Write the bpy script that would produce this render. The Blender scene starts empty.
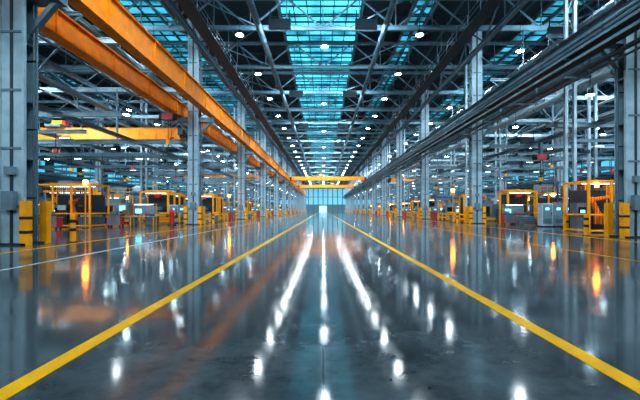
import bpy, math, random
from mathutils import Vector, Matrix
random.seed(7)
scene = bpy.context.scene
# ------------------------------------------------------------------ materials
def newmat(name):
    m = bpy.data.materials.new(name); m.use_nodes = True
    return m, m.node_tree, m.node_tree.nodes['Principled BSDF']
def paint(name, col, rough=0.45, metal=0.0, var=0.25, scale=1.5, spec=0.5):
    m, nt, b = newmat(name)
    tc = nt.nodes.new('ShaderNodeTexCoord')
    n = nt.nodes.new('ShaderNodeTexNoise'); n.inputs['Scale'].default_value = scale; n.inputs['Detail'].default_value = 5
    nt.links.new(tc.outputs['Object'], n.inputs['Vector'])
    r = nt.nodes.new('ShaderNodeValToRGB')
    r.color_ramp.elements[0].position = 0.3; r.color_ramp.elements[1].position = 0.7
    r.color_ramp.elements[0].color = tuple(c*(1-var) for c in col)+(1,)
    r.color_ramp.elements[1].color = tuple(min(1, c*(1+var*0.4)) for c in col)+(1,)
    nt.links.new(n.outputs['Fac'], r.inputs['Fac'])
    nt.links.new(r.outputs['Color'], b.inputs['Base Color'])
    b.inputs['Roughness'].default_value = rough; b.inputs['Metallic'].default_value = metal
    b.inputs['Specular IOR Level'].default_value = spec
    return m
def emis(name, col, strength):
    m, nt, b = newmat(name)
    b.inputs['Base Color'].default_value = tuple(col)+(1,)
    b.inputs['Emission Color'].default_value = tuple(col)+(1,)
    b.inputs['Emission Strength'].default_value = strength
    return m
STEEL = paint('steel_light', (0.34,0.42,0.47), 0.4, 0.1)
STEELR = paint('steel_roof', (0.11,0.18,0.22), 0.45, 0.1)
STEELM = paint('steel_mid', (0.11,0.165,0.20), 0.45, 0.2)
DARK = paint('steel_dark', (0.02,0.03,0.038), 0.5, 0.2)
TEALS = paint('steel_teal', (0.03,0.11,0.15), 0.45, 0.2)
CRANE = paint('crane_orange', (0.95,0.25,0.004), 0.5, 0.0, 0.25, 1.5, 0.25)
YEL = paint('safety_yellow', (0.95,0.34,0.006), 0.5, 0.0, 0.2, 1.5, 0.25)
BLACK = paint('black_rubber', (0.012,0.012,0.014), 0.6)
RED = paint('red_paint', (0.5,0.02,0.012), 0.4)
GREY = paint('machine_grey', (0.15,0.20,0.235), 0.4)
WHITE = paint('machine_white', (0.40,0.49,0.54), 0.4)
BLUE = paint('machine_blue', (0.02,0.09,0.19), 0.4)
CARD = paint('cardboard', (0.28,0.17,0.09), 0.8)
GLASSD = paint('dark_glass', (0.01,0.02,0.03), 0.08)
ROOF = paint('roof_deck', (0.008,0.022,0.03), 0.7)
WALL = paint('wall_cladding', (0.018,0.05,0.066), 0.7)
WALLB = paint('wall_panel_pale', (0.16,0.27,0.32), 0.6)  # end wall colour lightened to paint in the distance haze
LAMP = emis('lamp_white', (0.84,0.95,1.0), 135)
LAMPT = emis('lamp_cool', (0.6,0.88,1.0), 50)
FILLTUBE = emis('led_tube', (0.7,0.92,1.0), 4)  # glowing tubes added to light the machines
AMBER = emis('lamp_amber', (1.0,0.24,0.01), 70)
SCREEN = emis('screen_cyan', (0.2,0.75,1.0), 2.0)
DOORL = emis('daylight_white', (0.6,0.88,1.0), 0.6)
FILLG = emis('window_daylight',(0.08,0.5,0.68),0.7)  # glow for added side-wall strips that brighten the bays
HAZEG = emis('window_daylight_far',(0.22,0.6,0.75),0.28)  # glow added on the end wall in place of bright haze
def skymat(name,stren):
    m, nt, b = newmat(name)
    tc = nt.nodes.new('ShaderNodeTexCoord')
    n = nt.nodes.new('ShaderNodeTexNoise'); n.inputs['Scale'].default_value = 0.3; n.inputs['Detail'].default_value = 5
    nt.links.new(tc.outputs['Object'], n.inputs['Vector'])
    r = nt.nodes.new('ShaderNodeValToRGB')
    r.color_ramp.elements[0].position=0.36; r.color_ramp.elements[1].position=0.62
    r.color_ramp.elements[0].color=(0.004,0.085,0.13,1); r.color_ramp.elements[1].color=(0.06,0.50,0.70,1)
    nt.links.new(n.outputs['Fac'], r.inputs['Fac'])
    b.inputs['Base Color'].default_value=(0.02,0.1,0.12,1)
    nt.links.new(r.outputs['Color'], b.inputs['Emission Color'])
    b.inputs['Emission Strength'].default_value=stren
    return m
SKY = skymat('skylight_glass',2.4); SKYD=skymat('skylight_glass_dusty',1.0)  # side strips use the same glass with weaker emission
def floormat():
    m, nt, b = newmat('polished_concrete')
    L = nt.links
    tc = nt.nodes.new('ShaderNodeTexCoord')
    n = nt.nodes.new('ShaderNodeTexNoise'); n.inputs['Scale'].default_value=0.9; n.inputs['Detail'].default_value=12; n.inputs['Roughness'].default_value=0.72
    L.new(tc.outputs['Object'], n.inputs['Vector'])
    r = nt.nodes.new('ShaderNodeValToRGB')
    r.color_ramp.elements[0].position=0.35; r.color_ramp.elements[1].position=0.7
    r.color_ramp.elements[0].color=(0.036,0.042,0.048,1); r.color_ramp.elements[1].color=(0.13,0.143,0.155,1)
    L.new(n.outputs['Fac'], r.inputs['Fac'])
    br = nt.nodes.new('ShaderNodeTexBrick'); br.offset=0
    br.inputs['Scale'].default_value=1; br.inputs['Brick Width'].default_value=5.24; br.inputs['Row Height'].default_value=6
    br.inputs['Mortar Size'].default_value=0.012
    br.inputs['Color1'].default_value=(1,1,1,1); br.inputs['Color2'].default_value=(0.85,0.85,0.85,1); br.inputs['Mortar'].default_value=(0.35,0.35,0.35,1)
    L.new(tc.outputs['Object'], br.inputs['Vector'])
    mx = nt.nodes.new('ShaderNodeMix'); mx.data_type='RGBA'; mx.blend_type='MULTIPLY'; mx.inputs['Factor'].default_value=1
    L.new(r.outputs['Color'], mx.inputs[6]); L.new(br.outputs['Color'], mx.inputs[7])
    L.new(mx.outputs[2], b.inputs['Base Color'])
    n2 = nt.nodes.new('ShaderNodeTexNoise'); n2.inputs['Scale'].default_value=1.6; n2.inputs['Detail'].default_value=10
    L.new(tc.outputs['Object'], n2.inputs['Vector'])
    mr = nt.nodes.new('ShaderNodeMapRange'); mr.inputs['From Min'].default_value=0.3; mr.inputs['From Max'].default_value=0.7
    mr.inputs['To Min'].default_value=0.065; mr.inputs['To Max'].default_value=0.13
    L.new(n2.outputs['Fac'], mr.inputs['Value']); L.new(mr.outputs['Result'], b.inputs['Roughness'])
    b.inputs['IOR'].default_value=1.5
    return m
FLOOR = floormat()
# ------------------------------------------------------------------ builder
BOXF = [(0,1,3,2),(4,6,7,5),(0,4,5,1),(2,3,7,6),(0,2,6,4),(1,5,7,3)]
class MB:
    def __init__(s): s.v=[]; s.f=[]; s.m=[]; s.mats=[]
    def mi(s,mat):
        if mat not in s.mats: s.mats.append(mat)
        return s.mats.index(mat)
    def box(s,c,d,mat):
        k=len(s.v); i=s.mi(mat)
        for x in (-.5,.5):
            for y in (-.5,.5):
                for z in (-.5,.5): s.v.append((c[0]+x*d[0],c[1]+y*d[1],c[2]+z*d[2]))
        for f in BOXF: s.f.append(tuple(k+j for j in f)); s.m.append(i)
    def bb(s,x0,x1,y0,y1,z0,z1,mat): s.box(((x0+x1)/2,(y0+y1)/2,(z0+z1)/2),(x1-x0,y1-y0,z1-z0),mat)
    def beam(s,p,q,w,h,mat):
        p=Vector(p);q=Vector(q);d=(q-p).normalized()
        up=Vector((0,0,1)) if abs(d.z)<0.98 else Vector((0,1,0))
        sd=d.cross(up).normalized(); u=sd.cross(d)
        k=len(s.v); i=s.mi(mat)
        for a in (p,q):
            for y in (-.5,.5):
                for z in (-.5,.5): s.v.append(tuple(a+sd*(y*w)+u*(z*h)))
        for f in BOXF: s.f.append(tuple(k+j for j in f)); s.m.append(i)
    def cyl(s,p,q,r,mat,n=10,r2=None):
        if r2 is None: r2=r
        p=Vector(p);q=Vector(q);d=(q-p).normalized()
        up=Vector((0,0,1)) if abs(d.z)<0.98 else Vector((0,1,0))
        sd=d.cross(up).normalized(); u=sd.cross(d)
        k=len(s.v); i=s.mi(mat)
        for a,rr in ((p,r),(q,r2)):
            for j in range(n):
                t=2*math.pi*j/n; s.v.append(tuple(a+(sd*math.cos(t)+u*math.sin(t))*rr))
        for j in range(n):
            s.f.append((k+j,k+(j+1)%n,k+n+(j+1)%n,k+n+j)); s.m.append(i)
        s.f.append(tuple(k+j for j in range(n))[::-1]); s.m.append(i)
        s.f.append(tuple(k+n+j for j in range(n))); s.m.append(i)
    def ibeam(s,p,q,w,h,mat,t=0.05):
        p=Vector(p);q=Vector(q)
        s.beam(p,q,t,h,mat)
        o=Vector((0,0,h/2))
        s.beam(p+o,q+o,w,t*1.2,mat); s.beam(p-o,q-o,w,t*1.2,mat)
    def mesh(s,name):
        me=bpy.data.meshes.new(name); me.from_pydata(s.v,[],s.f); me.update()
        for m in s.mats: me.materials.append(m)
        me.polygons.foreach_set('material_index',s.m)
        import bmesh
        bm=bmesh.new(); bm.from_mesh(me); bmesh.ops.recalc_face_normals(bm,faces=bm.faces); bm.to_mesh(me); bm.free()
        return me
    def obj(s,name,loc=(0,0,0),rz=0):
        return inst(s.mesh(name),name,loc,rz)
def inst(me,name,loc,rz=0):
    o=bpy.data.objects.new(name,me); o.location=loc; o.rotation_euler=(0,0,rz)
    scene.collection.objects.link(o); return o

XL,XR=-13.35,17.0
YE=330.0
CL=[17.6+24*i for i in range(13)]; CR=[22.2+22.4*i for i in range(13)]
ZT=21.5; ZR=25.6
# ------------------------------------------------------------------ shell
b=MB(); b.bb(-65,65,-20,YE,-0.3,0,FLOOR); b.obj('floor')
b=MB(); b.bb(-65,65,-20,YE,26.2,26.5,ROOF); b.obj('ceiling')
def corrug(name,x=None,y=None):
    b=MB()
    if x is not None:
        s=1 if x<0 else -1
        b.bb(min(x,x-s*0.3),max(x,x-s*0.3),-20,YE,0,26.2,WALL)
        for i in range(60):
            yy=-17+i*5.8
            b.bb(x,x+s*0.25,yy,yy+0.3,0,26.2,TEALS) if s>0 else b.bb(x-0.25,x,yy,yy+0.3,0,26.2,TEALS)
        for z in (4.5,9,14,19):
            b.bb(*( (x,x+0.3) if s>0 else (x-0.3,x)),-20,YE,z,z+0.3,TEALS)
    else:
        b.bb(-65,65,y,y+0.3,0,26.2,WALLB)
        for i in range(33): b.bb(-64+i*4,-63.7+i*4,y-0.25,y,0,26.2,STEELR)
        for z in (5.5,21.5): b.bb(-65,65,y-.2,y,z,z+.3,STEELR)
    b.obj(name)
corrug('wall_left',x=-65); corrug('wall_right',x=65); corrug('wall_back',y=YE)
b=MB(); b.bb(-65,65,-20.3,-20,0,26.2,WALL); b.obj('wall_front')
k=1
for x in (-64.7,64.7):
    b=MB(); s=1 if x<0 else -1
    for i in range(28):
        y0=-12+i*12
        b.box((x+s*0.05,y0+4.5,11.5),(0.1,9,2.6),FILLG)  # added glow strip, gives the side bays light
        for j in range(4): b.box((x+s*0.12,y0+j*3,11.5),(0.12,0.15,2.8),DARK)
    b.obj('window_%d'%k); k+=1
b=MB()
b.bb(-3.2,3.2,YE-0.4,YE-0.3,0.0,5,DOORL); 
for x in (-3.4,3.4): b.bb(x-.2,x+.2,YE-.6,YE-.26,0,5.3,STEELR)
b.bb(-3.6,3.6,YE-.6,YE-.26,5,5.4,STEELR)
for z in (1.2,2.5,3.8): b.bb(-3.2,3.2,YE-.45,YE-.4,z,z+.1,DARK)
b.obj('door_1')
b=MB()
for x in range(-60,60,4):
    b.bb(x+.4,x+3.6,YE-.4,YE-.3,6,12,HAZEG); b.bb(x+.4,x+3.6,YE-.4,YE-.3,12.4,19,HAZEG)  # added glowing panes stand in for far haze
b.obj('window_3')
# ------------------------------------------------------------------ floor markings
def strip(name,x,w,y0,y1,mat):
    b=MB(); b.bb(x-w/2,x+w/2,y0,y1,0.0,0.006,mat); b.obj(name)
LINEY=paint('line_yellow',(1.0,0.43,0.0),0.5,0,0.12,3,0.25)
LINEW=paint('line_white',(0.6,0.65,0.68),0.4,0,0.3,3)
strip('aisle_line',-2.60,0.19,-5,YE-5,LINEY); strip('aisle_line',2.67,0.19,-5,YE-5,LINEY)
strip('bay_line',-8.0,0.10,-5,YE-5,LINEW); strip('bay_line',-11.1,0.12,-5,YE-5,LINEY)
strip('bay_line',9.2,0.05,-5,YE-5,LINEY); strip('bay_line',14.6,0.12,-5,YE-5,LINEY)
# ------------------------------------------------------------------ columns
def column_mesh(H):
    b=MB()
    w=1.0; d=0.9
    b.bb(-w/2,w/2,-d/2,-d/2+0.06,0,H,STEEL); b.bb(-w/2,w/2,d/2-0.06,d/2,0,H,STEEL)
    b.bb(-0.05,0.05,-d/2+0.06,d/2-0.06,0,H,STEELM)
    for x in (-w/2,w/2):
        b.bb(x-0.05,x+0.05,-d/2-0.05,-d/2+0.12,0,H,STEEL)
    b.bb(-0.06,0.06,-d/2-0.03,-d/2,0,H,DARK)
    for i in range(int(H/2.5)):
        z=1.2+i*2.5; b.bb(-w/2,w/2,-d/2+.05,d/2-.05,z,z+0.05,STEELM)
        b.bb(-w/2-.02,w/2+.02,-d/2-0.04,-d/2,z+.4,z+.5,STEELM)
    b.bb(-0.8,0.8,-0.75,0.75,0,0.08,DARK)
    for x in (-.65,.65):
        for y in (-.6,.6): b.cyl((x,y,0.08),(x,y,0.2),0.05,STEELM,6)
    for x,r in ((w/2+0.14,0.05),(w/2+0.28,0.035),(-w/2-0.16,0.06)):
        b.cyl((x,0,0.3),(x,0,H-4),r,STEELM,8)
        for i in range(6): b.bb(min(x,0),max(x,0),-.06,.06,2+i*3,2.05+i*3,DARK)
    b.bb(-1.9,1.9,-0.35,0.35,10.6,11.05,STEELM)
    for sg in (-1,1): b.beam((sg*0.45,0,9.2),(sg*1.7,0,10.7),0.3,0.2,STEELM)
    b.bb(-0.25,0.25,-d/2-0.28,-d/2,1.5,2.3,GREY); b.bb(-0.2,0.2,-d/2-.2,-d/2,3.0,3.35,GREY)
    for sx in (-1,1):
        x=sx*0.72
        b.bb(x-0.16,x+0.16,-0.75,-0.43,0,1.9,YEL)
        b.bb(x-0.17,x+0.17,-0.76,-0.42,0.5,0.62,BLACK); b.bb(x-0.17,x+0.17,-0.76,-0.42,1.1,1.22,BLACK)
        b.bb(x-0.16,x+0.16,0.43,0.75,0,1.9,YEL)
    return b.mesh('steel_column')
cm=column_mesh(ZT)
for y in CL: inst(cm,'steel_column',(XL,y,0))
for y in CR: inst(cm,'steel_column',(XR,y,0))
for y in CL[:11]: inst(cm,'steel_column',(-40,y+6,0))
for y in CR[:11]: inst(cm,'steel_column',(43,y+6,0))
POSTS=[]
def post_mesh():
    b=MB(); 
    for x in (-.35,.35): b.bb(x-.12,x+.12,-.12,.12,0,ZT,STEEL)
    for i in range(14): 
        z=0.8+i*1.5; sgn=1 if i%2 else -1
        b.beam((-.3*sgn,0,z),(.3*sgn,0,z+1.5),0.07,0.07,STEELM)
    b.bb(-.6,.6,-.3,.3,0,.06,DARK)
    b.bb(-.6,.6,-.45,-.3,0,1.2,YEL); b.bb(-.61,.61,-.46,-.3,.5,.65,BLACK)
    return b.mesh('lattice_post')
pm=post_mesh()
def post(x,y): inst(pm,'lattice_post',(x,y,0)); POSTS.append((x,y))
for i in range(10):
    post(XR+2.9,CR[i]+10.0)
    if i: post(XL-3.6,CL[i]+12.5)
    if i<6: post(28.0,CR[i]+19.4); post(-25.6,CL[i]+15.6+(0 if i else 0.4))
# ------------------------------------------------------------------ roof trusses
def truss_mesh():
    b=MB(); x0,x1=-64,64; n=32; dx=(x1-x0)/n
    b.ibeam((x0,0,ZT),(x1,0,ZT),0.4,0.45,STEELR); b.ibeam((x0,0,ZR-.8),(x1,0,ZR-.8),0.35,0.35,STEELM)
    for i in range(n):
        a=x0+i*dx
        if i%2==0: b.beam((a,0,ZT),(a+dx,0,ZR-.8),0.14,0.18,STEELM)
        else: b.beam((a,0,ZR-.8),(a+dx,0,ZT),0.14,0.18,STEELM)
        b.beam((a,0,ZT),(a,0,ZR-.8),0.1,0.1,STEELM)
    return b.mesh('roof_truss')
tm=truss_mesh()
TY=[8+12*i for i in range(27)]
for y in TY: inst(tm,'roof_truss',(0,y,0))
for x in (XL,XR,-40,43):
    b=MB(); n=int((YE-5)/4)
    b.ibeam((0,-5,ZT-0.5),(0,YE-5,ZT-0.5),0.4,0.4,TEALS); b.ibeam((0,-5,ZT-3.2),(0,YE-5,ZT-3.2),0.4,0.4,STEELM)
    for i in range(n):
        y=-4+i*4; z0,z1=(ZT-3.2,ZT-.5) if i%2 else (ZT-.5,ZT-3.2)
        b.beam((0,y,z0),(0,y+4,z1),0.14,0.16,STEELM)
    b.obj('longitudinal_girder',(x+(0.85 if x<0 else -0.85),0,0))
b=MB()
for i in range(33):
    x=-64+i*4
    if abs(x)<5: continue
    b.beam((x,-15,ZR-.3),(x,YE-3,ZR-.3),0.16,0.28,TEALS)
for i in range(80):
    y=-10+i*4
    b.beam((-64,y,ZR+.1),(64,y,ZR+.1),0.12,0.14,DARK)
b.obj('roof_purlins')
b=MB()
for i in range(26):
    y=8+12*i
    for xx in (-54,-30,-12,8,30,54):
        b.beam((xx-5,y,ZT+.1),(xx+5,y+12,ZT+.1),0.12,0.12,STEELM); b.beam((xx+5,y,ZT+.1),(xx-5,y+12,ZT+.1),0.12,0.12,STEELM)
b.obj('roof_bracing')
# ------------------------------------------------------------------ skylights
def skylight(x0,x1,mat):
    b=MB(); b.bb(x0,x1,0,YE-8,26.05,26.15,mat)
    nx=max(2,round((x1-x0)/1.7)); 
    for i in range(nx+1):
        x=x0+(x1-x0)*i/nx; b.bb(x-.06,x+.06,0,YE-8,25.85,26.05,DARK)
    for j in range(int((YE-8)/2)):
        b.bb(x0,x1,j*2-.06,j*2+.06,25.85,26.04,DARK)
    for x in (x0-.15,x1+.15): b.bb(x-.15,x+.15,0,YE-8,25.6,26.1,STEELM)
    b.obj('skylight')
skylight(-5.2,4.6,SKY)
for a,c in ((-24,-19),(11,13.2),(27,31),(-36,-32),(-52,-47),(49,54)): skylight(a,c,SKYD)
# ------------------------------------------------------------------ lamps
def lamps(name,pts,mat=LAMP,r=0.38,ztop=ZT-.2):
    b=MB()
    for x,y,z in pts:
        b.cyl((x,y,z-.05),(x,y,z),r,mat,12)
        b.cyl((x,y,z),(x,y,z+.45),r*1.12,DARK,12,r*0.45)
        b.cyl((x,y,z+.45),(x,y,ztop),0.03,DARK,5)
    b.obj(name)
pts=[]
for i in range(-3,23):
    y=41.8+12*i
    pts+=[(-8.7,y,19.8),(10.1,y,19.8)]
    if i%2==0: pts+=[(0.2,y+3,19.8)]
lamps('high_bay_lamps',pts)
pts=[]
for i in range(-2,22):
    y=28+12*i
    pts+=[(-26.8+random.uniform(-.5,.5),y,19.5),(-34,y+6,19.0),(27,y-1.5,19.5),(35,y+6,19.0),(-50,y,17),(52,y,17),(-18.2,y+3,18.6),(21.2,y+3,18.6)]
lamps('high_bay_lamps',pts)
pts=[]
for i in range(20):
    y=40.7+13*i
    pts+=[(-20.0,y,11.2),(-29,y,9.5),(22.5,y-7,11.2),(31,y-2.8,9.5),(-36,y+2,12),(39,y+2,12),(-46,y,10),(48,y,10)]
lamps('bay_lamps',pts,LAMPT,0.3,13.8)
fb=MB()
fb.bb(-1.1,1.1,-.3,-.05,-.5,.5,DARK); fb.bb(-1.0,-.9,-.2,-.1,.5,1.4,DARK); fb.bb(.9,1.0,-.2,-.1,.5,1.4,DARK)
fm=fb.mesh('floodlight')  # invented housing for the added fill lights
fy=[-8+24*i for i in range(13)]
for y in fy:
    for x,z,p in ((-4.3,20,3000),(4.3,20,3000),(-29.8,12.5,2800),(32.6,12.5,2800),(-20.5,19.2,2100),(23.5,19.2,2100),(-50,12.5,1400),(52,12.5,1400)):
        fo=inst(fm,'floodlight',(x,y,z))
        ld=bpy.data.lights.new('flood','AREA'); ld.shape='RECTANGLE'; ld.size=2; ld.size_y=.9; ld.energy=p; ld.color=(0.60,0.86,1.0)  # fill light added to brighten upright faces towards the camera
        lo=bpy.data.objects.new('flood_lamp',ld); lo.parent=fo; lo.rotation_euler=(math.radians(58),0,0); scene.collection.objects.link(lo)
# ------------------------------------------------------------------ crane runway girders
def runway(name,x,z0,z1,y0,y1,mat,w=0.35):
    b=MB()
    b.bb(-w/2,w/2,y0,y1,z0,z1,mat)
    b.bb(-w/2-.2,w/2+.2,y0,y1,z0-.06,z0+.02,mat); b.bb(-w/2-.2,w/2+.2,y0,y1,z1-.02,z1+.06,mat)
    b.bb(-.07,.07,y0,y1,z1+.06,z1+.2,DARK)
    n=int((y1-y0)/6)
    for i in range(n+1):
        y=y0+i*6
        for s in (-1,1): b.bb(*sorted((s*w/2,s*(w/2+.13))),y-.03,y+.03,z0,z1,mat)
    for k in range(3): b.bb(-w/2-.28,-w/2-.24,y0,y1,z0+.3+k*.25,z0+.36+k*.25,DARK)
    return b.obj(name,(x,0,0))
runway('crane_runway_girder',-12.0,11.6,13.3,4,270,CRANE)
runway('crane_runway_girder',-14.9,11.15,12.5,4,270,CRANE)
runway('crane_runway_girder',15.6,11.3,12.1,4,290,STEELR)
runway('crane_runway_girder',18.5,11.2,12.3,4,290,STEELM)
b=MB()
for x,z,w,h in ((14.8,10.6,0.5,0.1),(14.8,10.1,0.5,0.1)):
    b.bb(x-w/2,x+w/2,4,290,z,z+.03,DARK)
    for s in (-1,1): b.bb(x+s*w/2-.03,x+s*w/2+.03,4,290,z,z+h+.06,STEELM)
for x,z,r,m in ((14.6,11.2,.11,STEELR),(15.0,11.1,.07,DARK),(15.5,9.85,.13,STEELR),(15.2,9.6,.07,DARK),(15.8,9.6,.07,STEELM)):
    b.cyl((x,4,z),(x,290,z),r,m,8)
for y in range(6,290,6): b.bb(14.5,16.0,y-.06,y+.06,9.4,9.5,STEELM); b.bb(15.95,16.05,y-.06,y+.06,9.4,11.2,STEELM); b.bb(14.5,15.95,y-.06,y+.06,10.5,10.58,STEELM)
b.obj('cable_tray_rack')
def pipes(name,spec):
    b=MB()
    for x,z,r,m in spec:
        b.cyl((x,5,z),(x,285,z),r,m,10)
        for y in range(8,285,12): b.bb(x-.04,x+.04,y-.04,y+.04,z,ZT if z>14.5 else 14,DARK); b.cyl((x,y-.1,z),(x,y+.1,z),r*1.15,STEELM,10)
    b.obj(name)
pipes('service_pipes',[(-18.5,13.2,.12,STEEL),(-19.1,13.2,.1,STEELM),(-23.6,12.6,.3,STEELR),(-27,13,.12,STEEL),(-34.4,12.8,.2,STEELM),(-20,17,.4,STEELR)])
pipes('service_pipes',[(21.3,13.2,.12,STEEL),(23.4,12.6,.3,STEEL),(24.4,12.9,.1,STEELM),(30,13,.14,STEEL),(35,12.8,.22,STEELM),(22,17,.45,STEELR),(33,16.8,.3,STEELR)])
def bayframe(x0,x1):
    b=MB(); n=int((x1-x0)/2.5); dx=(x1-x0)/n
    b.ibeam((x0,0,14),(x1,0,14),.3,.35,STEEL); b.ibeam((x0,0,16),(x1,0,16),.25,.25,STEELM)
    for i in range(n):
        a=x0+i*dx; z0,z1=(14,16) if i%2 else (16,14)
        b.beam((a,0,z0),(a+dx,0,z1),.1,.1,STEELR)
    b.ibeam((x0,0,8.6),(x1,0,8.6),.25,.35,STEELM)
    for x in (x0+7,x0+18): b.bb(x-.08,x+.08,-.08,.08,8.7,14,STEELM)
    for x in (x0+7,x0+18): b.beam((x,0,11.5),(x+2.2,0,14),.1,.1,STEELM); b.beam((x,0,11.5),(x-2.2,0,14),.1,.1,STEELM)
    return b.mesh('bay_truss')
bl=bayframe(-39.4,-14.9); br_=bayframe(18.6,42.4)
bl2=bayframe(-64.5,-40.6); br2=bayframe(43.6,64.5)
for i in range(22):
    y=29.6+12*i
    inst(bl,'bay_truss',(0,y,0)); inst(bl2,'bay_truss',(0,y,0))
    inst(br_,'bay_truss',(0,CR[0]+11.2*(i+1),0)); inst(br2,'bay_truss',(0,CR[0]+11.2*(i+1),0))
b=MB()
for x in (-38.8,-33.8,-27,-20.5,-50,-57): b.ibeam((x,10,8.95),(x,290,8.95),.25,.3,STEELM)
for x in (-36,-24,-48): b.ibeam((x,10,14.4),(x,290,14.4),.25,.35,STEELR)
b.obj('bay_longitudinal_beams')
b=MB()
for x in (41.8,35.4,29.5,23.5,52,58): b.ibeam((x,10,8.95),(x,290,8.95),.25,.3,STEELM)
for x in (38,26,47): b.ibeam((x,10,14.4),(x,290,14.4),.25,.35,STEEL)
b.obj('bay_longitudinal_beams')
def monorail(x0,x1):
    b=MB(); z=7.3
    b.ibeam((x0,0,z),(x1,0,z),.15,.22,STEELR)
    n=int((x1-x0)/3)
    for i in range(n+1):
        x=x0+.3+i*(x1-x0-.6)/n
        b.cyl((x,0,z+.1),(x,0,8.4),.035,STEELM,6)
        if i<n:
            L=random.uniform(.6,1.5)
            b.cyl((x+1.2,0,z-.1-L),(x+1.2,0,z-.1),.03,BLACK,6); b.bb(x+1.05,x+1.35,-.1,.1,z-.4-L,z-.1-L,random.choice([YEL,RED,DARK]))
            if i%2==0:
                b.bb(x+1.6,x+2.4,-.32,-.2,z-.5,z-.4,GREY); b.bb(x+1.65,x+2.35,-.3,-.22,z-.54,z-.5,FILLTUBE)
                for q in (1.7,2.3): b.beam((x+q,-.26,z-.4),(x+q,0,z-.05),.03,.03,STEELM)
    return b.mesh('workstation_rail')
wl=monorail(-34,-17.5); wr=monorail(20.6,38)
for i in range(14):
    inst(wl,'workstation_rail',(0,29.6+12*i,0)); inst(wr,'workstation_rail',(0,CR[0]+11.2*(i+1),0))
def catwalk(x):
    b=MB()
    b.bb(-.6,.6,5,290,18.0,18.06,DARK)
    for s in (-.6,.6):
        for z in (18.5,19.0): b.bb(s-.025,s+.025,5,290,z,z+.05,STEELM)
        for y in range(6,290,3): b.bb(s-.025,s+.025,y,y+.05,18,19.05,STEELM)
    for y in range(8,290,12):
        for s in (-.6,.6): b.bb(s-.03,s+.03,y-.03,y+.03,19,ZT,STEELM)
    b.obj('catwalk',(x,0,0))
catwalk(-11); catwalk(13.6); catwalk(-22.9); catwalk(25.4)
b=MB()
for x in (-6.6,6.4):
    b.cyl((x,10,20.3),(x,290,20.3),.3,STEELM,12)
    for y in range(12,290,4): b.cyl((x,y,20.3),(x,y+.15,20.3),.34,STEELR,12)
    for y in range(8,290,12): b.bb(x-.03,x+.03,y-.03,y+.03,20.6,ZT,DARK)
b.obj('air_ducts')
# ------------------------------------------------------------------ bridge cranes
def bridge_crane(loc,x0,x1,z,double=True,trol=0.2,hook=3):
    b=MB()
    for yy in ((-.9,.9) if double else (0,)):
        b.bb(x0,x1,yy-.25,yy+.25,z-.5,z+.75,CRANE)
        b.bb(x0,x1,yy-.35,yy+.35,z-.55,z-.5,CRANE); b.bb(x0,x1,yy-.35,yy+.35,z+.75,z+.8,CRANE)
        n=int((x1-x0)/2)
        for i in range(n): b.bb(x0+i*2+.98,x0+i*2+1.02,yy-.3,yy+.3,z-.5,z+.75,CRANE)
    for x in (x0,x1): b.bb(x-.3,x+.3,-1.8,1.8,z-.3,z+.5,DARK); b.cyl((x,-1.4,z-.45),(x,-1.2,z-.45),.25,BLACK,12); b.cyl((x,1.2,z-.45),(x,1.4,z-.45),.25,BLACK,12)
    xt=x0+(x1-x0)*trol
    b.bb(xt-.9,xt+.9,-1.1,1.1,z+.8,z+1.1,STEELM); b.cyl((xt-.6,0,z+1.4),(xt+.6,0,z+1.4),.35,YEL,12); b.bb(xt+.6,xt+1.0,-.3,.3,z+1.1,z+1.6,RED)
    b.cyl((xt,-.45,z-hook),(xt,-.45,z+.9),.04,BLACK,6)
    b.bb(xt-.3,xt+.3,-.65,-.25,z-hook-.7,z-hook,YEL); b.cyl((xt,-.45,z-hook-1.1),(xt,-.45,z-hook-.7),.06,DARK,6); b.bb(xt-.2,xt+.05,-.5,-.4,z-hook-1.2,z-hook-1.1,DARK)
    b.obj('bridge_crane',loc)
bridge_crane((0,47.2,0),-38.6,-16.2,10.35,False,0.33,1.8)
bridge_crane((0,143,0),-11.4,15.0,12.6,True,0.4,2)
bridge_crane((0,190,0),-11.4,15.0,12.6,True,0.6,2)
bridge_crane((0,110,0),-38.6,-16.2,10.3,False,0.6,1.8)
bridge_crane((0,118,0),19.5,41.5,10.3,False,0.6,1.8)
def hoist(loc,ztop):
    b=MB()
    b.bb(-.5,.5,-.35,.35,-.5,.1,RED); b.cyl((-.8,0,-.2),(.8,0,-.2),.32,DARK,12); b.bb(-.15,.15,-.2,.2,.1,ztop,STEELM)
    b.beam((.2,0,-.5),(.35,0,-2.2),.04,.04,BLACK); b.cyl((0,0,-2.4),(0,0,-.5),.03,BLACK,6)
    b.bb(-.18,.18,-.12,.12,-2.8,-2.4,YEL); b.cyl((0,0,-3.1),(0,0,-2.8),.05,DARK,6); b.bb(-.2,.03,-.04,.04,-3.18,-3.1,DARK)
    b.cyl((.5,0,-2.2),(.2,0,-2.2),.1,RED,8)
    b.obj('chain_hoist',loc)
hoist((-14.9,38.5,10.65),.4); hoist((23.5,43.2,7.4),1.4)
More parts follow.
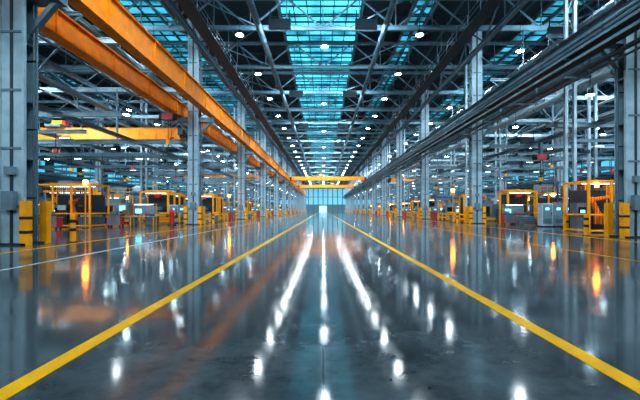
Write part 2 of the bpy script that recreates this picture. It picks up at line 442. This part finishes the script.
# ------------------------------------------------------------------ machines
def robot(b,x,y,s=1.0,a=0.5,mat=None):
    mat=mat or CRANE
    b.cyl((x,y,0),(x,y,.5*s),.4*s,DARK,12); b.cyl((x,y,.5*s),(x,y,.9*s),.32*s,mat,12)
    c,d=math.cos(a),math.sin(a)
    sh=(x,y,1.0*s); el=(x-c*.4*s,y-d*.4*s,2.1*s); wr=(x+c*.9*s,y+d*.9*s,2.35*s); tl=(x+c*1.2*s,y+d*1.2*s,1.8*s)
    b.cyl((x-d*.25,y+c*.25,1*s),(x+d*.25,y-c*.25,1*s),.26*s,mat,12)
    b.cyl(sh,el,.19*s,mat,10,.14*s); b.cyl((el[0]-d*.2,el[1]+c*.2,el[2]),(el[0]+d*.2,el[1]-c*.2,el[2]),.2*s,mat,12)
    b.cyl(el,wr,.15*s,mat,10,.09*s); b.cyl(wr,tl,.09*s,DARK,8); b.box(tl,(.25*s,.25*s,.12*s),STEELM)
def cell(w,d,h,amber=True):
    b=MB(); x=w/2; y=d/2
    xs=[-x+w*i/ max(1,round(w/1.5)) for i in range(round(w/1.5)+1)]
    for xx in xs:
        for yy in (-y,y): b.bb(xx-.07,xx+.07,yy-.07,yy+.07,0,h,YEL)
    for z in (.15,1.2,h-.1):
        for yy in (-y,y): b.bb(-x,x,yy-.05,yy+.05,z-.06,z+.06,YEL)
        for xx in (-x,x): b.bb(xx-.05,xx+.05,-y,y,z-.06,z+.06,YEL)
    b.bb(-x,x,-.05,.05,h-.16,h-.04,YEL)
    n=int(w/.18)
    for i in range(n): b.bb(-x+i*.18-.012,-x+i*.18+.012,-y-.01,-y+.01,.15,h-.1,BLACK)
    n=int(d/.22)
    for i in range(n):
        for xx in (-x,x): b.bb(xx-.01,xx+.01,-y+i*.22-.01,-y+i*.22+.01,.15,h-.1,BLACK)
    b.bb(-x+.2,x-.2,y-.25,y-.15,.2,2.9,DARK)
    b.bb(-x+.2,-x+1.1,.2,y-.3,0,2.0,GREY); b.bb(-x+.3,-x+1.0,.15,.2,1.1,1.7,GLASSD); b.bb(-x+.4,-x+.7,.12,.15,1.3,1.5,SCREEN)
    b.bb(x-1.3,x-.2,-y+.5,y-.3,0,.9,STEELM); b.bb(x-1.2,x-.3,-y+.6,y-.4,.9,1.05,WHITE)
    robot(b,0.1,0,1.05,-.6)
    b.bb(-.35,.35,-y-.1,-y-.05,1.5,1.9,WHITE)
    b.bb(-x+.4,x-.4,-.04,.04,h-.22,h-.17,FILLTUBE)
    if amber:
        b.cyl((-x+.5,-y,h),(-x+.5,-y,h+.12),.08,DARK,8); b.cyl((-x+.5,-y,h-.5),(-x+.5,-y,h-.2),.13,AMBER,10)
    return b.mesh('robot_cell')
def cnc():
    b=MB()
    b.bb(-1.7,1.7,-1,1,.15,2.3,GREY); b.bb(-1.5,-.1,-1.04,-1,.7,2.0,DARK); b.bb(-1.35,-.25,-1.06,-1.03,1.1,1.9,GLASSD)
    b.bb(.0,.1,-1.12,-1.0,.9,1.8,YEL); b.bb(-1.7,1.7,-1.03,-1,.15,.45,YEL)
    b.bb(.7,1.5,-1.25,-1,1.0,2.1,WHITE); b.bb(.8,1.4,-1.28,-1.25,1.45,1.95,SCREEN); b.bb(.8,1.4,-1.32,-1.25,1.1,1.3,DARK)
    b.bb(-1.2,.6,-.6,.8,2.3,2.8,STEELM); b.cyl((1,.3,2.3),(1,.3,3.1),.25,STEEL,12); b.bb(-1.9,-1.7,-.6,.6,.3,1.6,BLUE)
    for x in (-1.5,1.5):
        for y in (-.8,.8): b.cyl((x,y,0),(x,y,.15),.12,DARK,8)
    b.cyl((1.5,-.9,2.3),(1.5,-.9,2.9),.04,DARK,6); b.cyl((1.5,-.9,2.75),(1.5,-.9,2.95),.08,AMBER,8)
    return b.mesh('machining_center')
def press():
    b=MB()
    for x in (-1.1,1.1): b.bb(x-.3,x+.3,-.7,.7,0,4.0,GREY); b.bb(x-.08,x+.08,-.74,-.7,.3,3.4,YEL)
    b.bb(-1.5,1.5,-.8,.8,3.4,4.4,GREY); b.bb(-.8,.8,-.6,.6,0,.9,STEELM); b.bb(-.75,.75,-.5,.5,2.1,2.7,YEL); b.cyl((0,0,2.7),(0,0,3.4),.25,WHITE,12)
    b.bb(-1.5,1.5,-.83,-.8,3.7,4.1,BLUE); b.bb(1.5,1.9,-.5,-.1,.9,2.0,WHITE); b.bb(1.55,1.85,-.53,-.5,1.5,1.9,SCREEN); b.bb(1.65,1.75,-.35,-.25,0,.9,DARK)
    return b.mesh('hydraulic_press')
def cabinet():
    b=MB()
    for i in range(3):
        x=-1+i; b.bb(x-.48,x+.48,-.4,.4,.1,2.1,WHITE if i!=1 else GREY); b.bb(x-.42,x+.42,-.42,-.4,.2,2.0,GREY); b.bb(x+.3,x+.35,-.46,-.42,1,1.3,BLACK)
        for k in range(5): b.bb(x-.3,x+.3,-.435,-.42,.35+k*.08,.38+k*.08,BLACK)
        b.bb(x-.2,x+.1,-.44,-.42,1.5,1.7,SCREEN)
    b.bb(-1.5,1.5,-.38,.38,0,.1,BLACK)
    return b.mesh('control_cabinet')
def rack():
    b=MB()
    for x in (-2.7,0,2.7):
        for y in (-.5,.5): b.bb(x-.06,x+.06,y-.06,y+.06,0,4.2,BLUE)
        for k in range(4): b.beam((x,-.5,.3+k),(x,.5,1.3+k),.04,.04,BLUE)
    for z in (.3,1.6,2.9):
        for y in (-.5,.5): b.bb(-2.7,2.7,y-.04,y+.04,z-.12,z,CRANE)
        b.bb(-2.7,2.7,-.5,.5,z,z+.03,STEELM)
        for i in range(4):
            x=-2.0+i*1.33; h=random.uniform(.5,.95); b.bb(x-.5,x+.5,-.42,.42,z+.03,z+.03+h,random.choice([CARD,CARD,GREY,BLUE,YEL]))
    return b.mesh('pallet_rack')
def bench():
    b=MB()
    b.bb(-1.2,1.2,-.4,.4,.85,.92,STEEL)
    for x in (-1.1,1.1):
        for y in (-.35,.35): b.bb(x-.04,x+.04,y-.04,y+.04,0,.85 if y<0 else 2.1,YEL)
    b.bb(-1.1,1.1,-.3,.3,.25,.3,STEELM); b.bb(-1.1,1.1,.31,.35,1.1,1.9,GREY); b.bb(-1.1,1.1,-.1,.35,2.05,2.1,STEEL); b.bb(-.9,.9,.0,.08,2.0,2.05,FILLTUBE)
    b.bb(-.9,-.3,.2,.25,1.2,1.6,SCREEN); b.bb(.2,.6,-.2,.1,.92,1.15,RED); b.bb(.7,1.0,-.2,.2,.92,1.1,BLUE); b.bb(-.2,.1,-.25,.1,.3,.6,CARD)
    return b.mesh('workbench')
def conveyor():
    b=MB()
    for y in (-.4,.4): b.bb(-3,3,y-.04,y+.04,.75,.95,YEL)
    for i in range(29): x=-2.9+i*.2; b.cyl((x,-.37,.88),(x,.37,.88),.06,STEEL,8)
    for x in (-2.6,0,2.6):
        for y in (-.4,.4): b.bb(x-.04,x+.04,y-.04,y+.04,0,.75,STEELM)
        b.bb(x-.03,x+.03,-.4,.4,.3,.36,STEELM)
    for x,h in ((-1.8,.5),(.4,.35),(1.9,.6)): b.bb(x-.35,x+.35,-.28,.28,.94,.94+h,CARD)
    b.bb(-.5,.1,-.55,-.44,.3,.7,DARK)
    return b.mesh('roller_conveyor')
def barrier():
    b=MB()
    for x in (-2,0,2): b.bb(x-.09,x+.09,-.09,.09,0,1.15,YEL); b.bb(x-.18,x+.18,-.18,.18,0,.03,DARK)
    for z in (.45,.95): b.bb(-2,2,-.05,.05,z-.09,z+.09,YEL)
    return b.mesh('guard_rail')
def gantry():
    b=MB()
    for x in (-1.6,1.6):
        for y in (-1,1): b.bb(x-.1,x+.1,y-.1,y+.1,0,3.7,YEL)
        b.bb(x-.08,x+.08,-1,1,3.5,3.7,YEL)
    b.bb(-1.6,1.6,-.12,.12,3.55,3.85,YEL)
    for y in (-1,1): b.bb(-1.6,1.6,y-.08,y+.08,3.5,3.7,YEL)
    b.bb(-1.5,1.5,.85,.9,.3,3.3,DARK); b.bb(-1.2,1.2,-.6,-.52,3.42,3.48,FILLTUBE)
    b.bb(-.3,.3,-.25,.25,3.0,3.5,RED); b.cyl((0,0,1.9),(0,0,3.0),.04,BLACK,6); b.bb(-.5,.5,-.4,.4,1.5,1.9,STEELM)
    b.bb(-1.1,1.1,-.8,.8,0,.9,GREY); b.bb(-.9,.9,-.6,.6,.9,1.3,STEELM); b.bb(-1.2,-1.0,-1.05,-.85,.0,1.9,DARK); b.bb(-1.3,-.9,-1.1,-1.05,1.4,1.8,SCREEN)
    return b.mesh('assembly_gantry')
def crates():
    b=MB()
    for x in (-.7,.7):
        for y in (-.4,0,.4): b.bb(x-.6,x+.6,y-.05,y+.05,0,.12,CARD)
        b.bb(x-.6,x+.6,-.45,.45,.12,.16,CARD)
        h=.7 if x<0 else 1.1
        b.bb(x-.55,x+.55,-.4,.4,.16,.16+h,GREY if x<0 else YEL)
        for k in range(4): b.bb(x-.57,x+.57,-.42,.42,.2+k*h/4,.23+k*h/4,DARK)
    return b.mesh('pallet_of_crates')
def cart():
    b=MB()
    b.bb(-.6,.6,-.35,.35,.15,1.05,RED)
    for k in range(5): b.bb(-.55,.55,-.37,-.35,.2+k*.17,.34+k*.17,GREY); b.bb(-.3,.3,-.4,-.37,.27+k*.17,.29+k*.17,BLACK)
    b.bb(-.65,.65,-.38,.38,1.05,1.1,BLACK); b.bb(.65,.75,-.3,.3,.9,.95,STEEL)
    for x in (-.5,.5):
        for y in (-.25,.25): b.cyl((x,y-.04,.08),(x,y+.04,.08),.08,BLACK,10)
    b.bb(-.3,.1,-.1,.2,1.1,1.4,STEELM)
    return b.mesh('tool_cart')
def mezz():
    b=MB()
    for x in (-3.5,0,3.5):
        for y in (-2,2): b.bb(x-.1,x+.1,y-.1,y+.1,0,4.0,STEEL)
    b.bb(-3.7,3.7,-2.2,2.2,3.9,4.1,STEELM); b.bb(-3.7,3.7,-2.25,-2.2,3.85,4.15,YEL)
    for z in (4.6,5.1): b.bb(-3.7,3.7,-2.2,-2.15,z,z+.05,YEL)
    for i in range(8): x=-3.7+i*1.05; b.bb(x,x+.05,-2.2,-2.15,4.1,5.15,YEL)
    b.bb(-2.8,-.8,-.5,1.5,4.1,5.6,GREY); b.cyl((1.6,.3,4.1),(1.6,.3,5.4),.8,STEEL,16); b.cyl((1.6,.3,5.4),(1.6,.3,5.8),.8,STEEL,16,.2)
    b.bb(-3,3,-.6,1.6,0,2.2,DARK); b.bb(-2.6,-1,-.65,-.6,.5,1.9,GLASSD); b.bb(.2,1.4,-.65,-.6,1.0,1.7,SCREEN); b.bb(-3,3,-.64,-.6,.0,.25,YEL)
    b.bb(-3,3,-1.9,-1.82,3.78,3.84,FILLTUBE)
    return b.mesh('mezzanine_platform')
def tank():
    b=MB()
    for k in range(2):
        x=-1.1+2.2*k
        for a in range(4): b.cyl((x+.6*math.cos(a*1.57+.78),.6*math.sin(a*1.57+.78),0),(x+.6*math.cos(a*1.57+.78),.6*math.sin(a*1.57+.78),1.2),.07,STEELM,8)
        b.cyl((x,0,.5),(x,0,1.2),.2,STEELR,16,.85); b.cyl((x,0,1.2),(x,0,3.0),.85,STEELR,18); b.cyl((x,0,3.0),(x,0,3.4),.85,STEELR,18,.25)
        b.cyl((x,0,2.1),(x,0,2.2),.88,YEL,18); b.cyl((x,0,3.4),(x,0,3.8),.1,STEELM,8)
    b.cyl((-1.1,0,3.75),(1.1,0,3.75),.09,STEELM,8)
    for s in (-.2,.2): b.bb(s-.03,s+.03,-.95,-.9,0,3.4,YEL)
    for k in range(10): b.bb(-.2,.2,-.94,-.91,.3+k*.33,.34+k*.33,YEL)
    return b.mesh('storage_tank')
def drill():
    b=MB()
    b.bb(-.6,.6,-.6,.6,0,.3,DARK); b.cyl((0,.2,.3),(0,.2,3.0),.22,GREY,14); b.bb(-.35,1.5,-.15,.45,2.3,2.8,BLUE)
    b.bb(.9,1.3,-.2,.3,1.7,2.9,YEL); b.cyl((1.1,.05,1.2),(1.1,.05,1.7),.09,STEEL,10); b.bb(.5,1.6,-.5,.6,.0,.95,STEELM)
    b.bb(-.5,-.25,-.45,-.1,1.2,2.0,WHITE); b.bb(-.48,-.27,-.47,-.45,1.6,1.9,SCREEN)
    b.cyl((0,.2,3.0),(0,.2,3.4),.15,RED,10)
    return b.mesh('radial_drill')
M={'robot_cell':cell(3.6,3.0,3.5),'machining_center':cnc(),'hydraulic_press':press(),'control_cabinet':cabinet(),'pallet_rack':rack(),
   'workbench':bench(),'roller_conveyor':conveyor(),'guard_rail':barrier(),'assembly_gantry':gantry(),'pallet_of_crates':crates(),'tool_cart':cart(),
   'mezzanine_platform':mezz(),'storage_tank':tank(),'radial_drill':drill()}
HALF={'robot_cell':(1.9,1.65),'machining_center':(1.95,1.35),'hydraulic_press':(1.95,.85),'control_cabinet':(1.5,.5),'pallet_rack':(2.8,.6),'workbench':(1.25,.45),
 'roller_conveyor':(3.05,.6),'guard_rail':(2.2,.2),'assembly_gantry':(1.75,1.15),'pallet_of_crates':(1.3,.5),'tool_cart':(.8,.4),'mezzanine_platform':(3.75,2.3),'storage_tank':(2,1),'radial_drill':(1.65,.65)}
PLACED=[]
def free(n,x,y,rz=0):
    hx,hy=HALF[n]
    if rz: hx,hy=hy,hx
    for (px,py) in POSTS:
        if abs(px-x)<hx+.65 and abs(py-y)<hy+.5: return False
    for (px,py,qx,qy) in PLACED:
        if abs(px-x)<hx+qx and abs(py-y)<hy+qy: return False
    return True
def P(n,x,y,rz=0,force=False):
    # nudge to a clear spot so machines do not intersect
    for dx,dy in ((0,0),(.6,0),(-.6,0),(0,.7),(0,-.7),(1.3,0),(-1.3,0),(0,1.4),(1.3,1.4),(-1.3,1.4)):
        if free(n,x+dx,y+dy,rz):
            hx,hy=HALF[n]
            if rz: hx,hy=hy,hx
            PLACED.append((x+dx,y+dy,hx,hy)); inst(M[n],n,(x+dx,y+dy,0),rz); return True
    return False
big=cell(3.0,2.6,3.5); long_=cell(4.8,3.0,3.8,False)
inst(big,'robot_cell',(18.9,27.5,0)); PLACED.append((18.9,27.5,1.6,1.4))
inst(long_,'robot_cell',(-22.5,36,0)); PLACED.append((-22.5,36,2.5,1.65))
for c in ((-14.8,39.2,.6,.5),(-19.6,33,.3,.3),(15.1,46.5,.3,.3),(-15,64,.3,.3)): PLACED.append(c)
for y in CR: PLACED.append((XR,y,1,.9)); PLACED.append((43,y+6,1,.9))
for y in CL: PLACED.append((XL,y,1,.9)); PLACED.append((-40,y+6,1,.9))
# right side
for a in (('assembly_gantry',22.4,46),('robot_cell',26.9,46),('pallet_rack',25,37.5),('machining_center',34.5,38),('guard_rail',26,43.4),
 ('guard_rail',23.6,30.5),('control_cabinet',33,48.6),('workbench',29.8,38),('machining_center',38,30),('pallet_of_crates',20.9,39.5),
 ('tool_cart',22.3,33.5),('machining_center',24.2,51),('pallet_of_crates',27.5,33),('hydraulic_press',39.4,38),('assembly_gantry',33.5,31.5),('tool_cart',19,41),
 ('machining_center',27.6,28.2),('control_cabinet',23.6,27.5),('pallet_of_crates',36.6,34.6),('storage_tank',34,45),('radial_drill',18.8,50.5),('storage_tank',30,53.2),('hydraulic_press',38.6,44.6),
 ('tool_cart',21.3,30.9),('control_cabinet',21.0,36.0),('radial_drill',30.3,34.6),('workbench',20.5,42.8),('assembly_gantry',30.5,42.2),('pallet_of_crates',30.7,49.6),('machining_center',22.6,55),('robot_cell',27.5,56)): P(*a)
# left side
for a in (('machining_center',-23.8,46.5),('roller_conveyor',-22.3,41.6),('assembly_gantry',-19.6,47.5),('control_cabinet',-29,43),('guard_rail',-18.0,44.6),
 ('workbench',-17.4,38.8),('machining_center',-29,36.5),('hydraulic_press',-33,44),('assembly_gantry',-17.2,57.8),('pallet_rack',-30,50),
 ('guard_rail',-29.0,30.2),('control_cabinet',-33,31.6),('machining_center',-24.6,29.6),('tool_cart',-21,31),('pallet_of_crates',-17.2,42),('pallet_of_crates',-19.5,53),
 ('robot_cell',-24,59),('machining_center',-34.5,37),('tool_cart',-16.2,47.5),('machining_center',-20,61.5),
 ('tool_cart',-18.4,35.5),('control_cabinet',-17.8,51.2),('mezzanine_platform',-34,56),('workbench',-29.5,40.6),('pallet_of_crates',-26.6,39.4),
 ('storage_tank',-24.3,51.5),('radial_drill',-27.4,46.4),('storage_tank',-36.4,49.4),('assembly_gantry',-21.5,56.5),('radial_drill',-33,41),('tool_cart',-25.4,43.2),('pallet_of_crates',-31.5,34),('hydraulic_press',-27.4,62)): P(*a)
names=['robot_cell','machining_center','hydraulic_press','control_cabinet','pallet_rack','assembly_gantry','storage_tank','workbench','machining_center','assembly_gantry','radial_drill','pallet_of_crates','robot_cell','hydraulic_press']
for side in (-1,1):
    for r in range(40):
        y=60+r*4.2 if side>0 else 66+r*4.2
        for c in range(5 if r<12 else 3):
            x=(22.4+c*5.0) if side>0 else -(19.4+c*5.0)
            n=random.choice(names)
            if c==3 and r%4==1: n='mezzanine_platform'
            P(n,x,y)
    # along the column line, between columns
    cols=CL if side<0 else CR
    for i in range(1,9):
        for k,n in enumerate(('guard_rail','pallet_of_crates','guard_rail','tool_cart')):
            P(n,(-13.6 if side<0 else 17.3),cols[i]+4.4+k*4.5,math.pi/2)
        P('control_cabinet',(-16.2 if side<0 else 19.9),cols[i]+5.5)
for side in (-1,1):
    for r in range(4):
        for c in range(2):
            n=['mezzanine_platform','pallet_rack','hydraulic_press','mezzanine_platform','robot_cell'][(r*2+c)%5]
            P(n,side*(48.5+c*9),40+r*10)
b=MB()
b.cyl((0,0,0),(0,0,.12),.4,DARK,12); b.cyl((0,0,.12),(0,0,1.3),.22,RED,14); b.cyl((0,0,1.3),(0,0,1.6),.3,RED,14,.1); b.cyl((-.45,0,.95),(.45,0,.95),.12,RED,10)
b.cyl((-.5,0,.95),(-.42,0,.95),.18,DARK,10); b.cyl((.42,0,.95),(.5,0,.95),.18,DARK,10); b.cyl((0,0,1.6),(0,0,1.75),.08,STEELM,8)
b.obj('fire_hydrant',(-14.8,39.2,0))
bm_=MB(); bm_.cyl((0,0,0),(0,0,1.25),.13,YEL,12); bm_.cyl((0,0,.5),(0,0,.65),.135,BLACK,12); bm_.cyl((0,0,.9),(0,0,1.05),.135,BLACK,12); bm_.cyl((0,0,1.25),(0,0,1.3),.13,YEL,12,.05); bm_.cyl((0,0,0),(0,0,.03),.2,DARK,12)
bme=bm_.mesh('safety_bollard')
for y in CL[:8]: inst(bme,'safety_bollard',(XL+1.6,y+1.2,0))
for y in CR[:8]: inst(bme,'safety_bollard',(XR-1.6,y+1.2,0))
bb_=MB(); bb_.cyl((0,0,0),(0,0,.05),.25,DARK,12); bb_.cyl((0,0,.05),(0,0,3.6),.05,YEL,8); bb_.cyl((0,0,3.6),(0,0,3.95),.17,AMBER,12); bb_.cyl((0,0,3.95),(0,0,4.05),.19,DARK,12)
bcm=bb_.mesh('beacon_pole')
for p in ((-19.6,33.0),(15.1,46.5),(-15.0,64.0)): inst(bcm,'beacon_pole',(p[0],p[1],0))
# ------------------------------------------------------------------ world, camera
w=bpy.data.worlds.new('world'); scene.world=w; w.use_nodes=True
w.node_tree.nodes['Background'].inputs[0].default_value=(0.05,0.2,0.28,1); w.node_tree.nodes['Background'].inputs[1].default_value=0.3
cd=bpy.data.cameras.new('camera'); cam=bpy.data.objects.new('camera',cd); scene.collection.objects.link(cam)
cam.location=(0,0,1.5); cam.rotation_euler=(math.radians(90),0,0); cd.sensor_width=36; cd.lens=22.5
cd.shift_x=-3/640; cd.shift_y=10/640; cd.clip_end=1000; scene.camera=cam
scene.view_settings.view_transform='Standard'
for lk in ('Medium High Contrast','Standard - Medium High Contrast'):
    try:
        scene.view_settings.look=lk; print('look',lk); break
    except Exception as e: print(e)
scene.view_settings.exposure=0.2
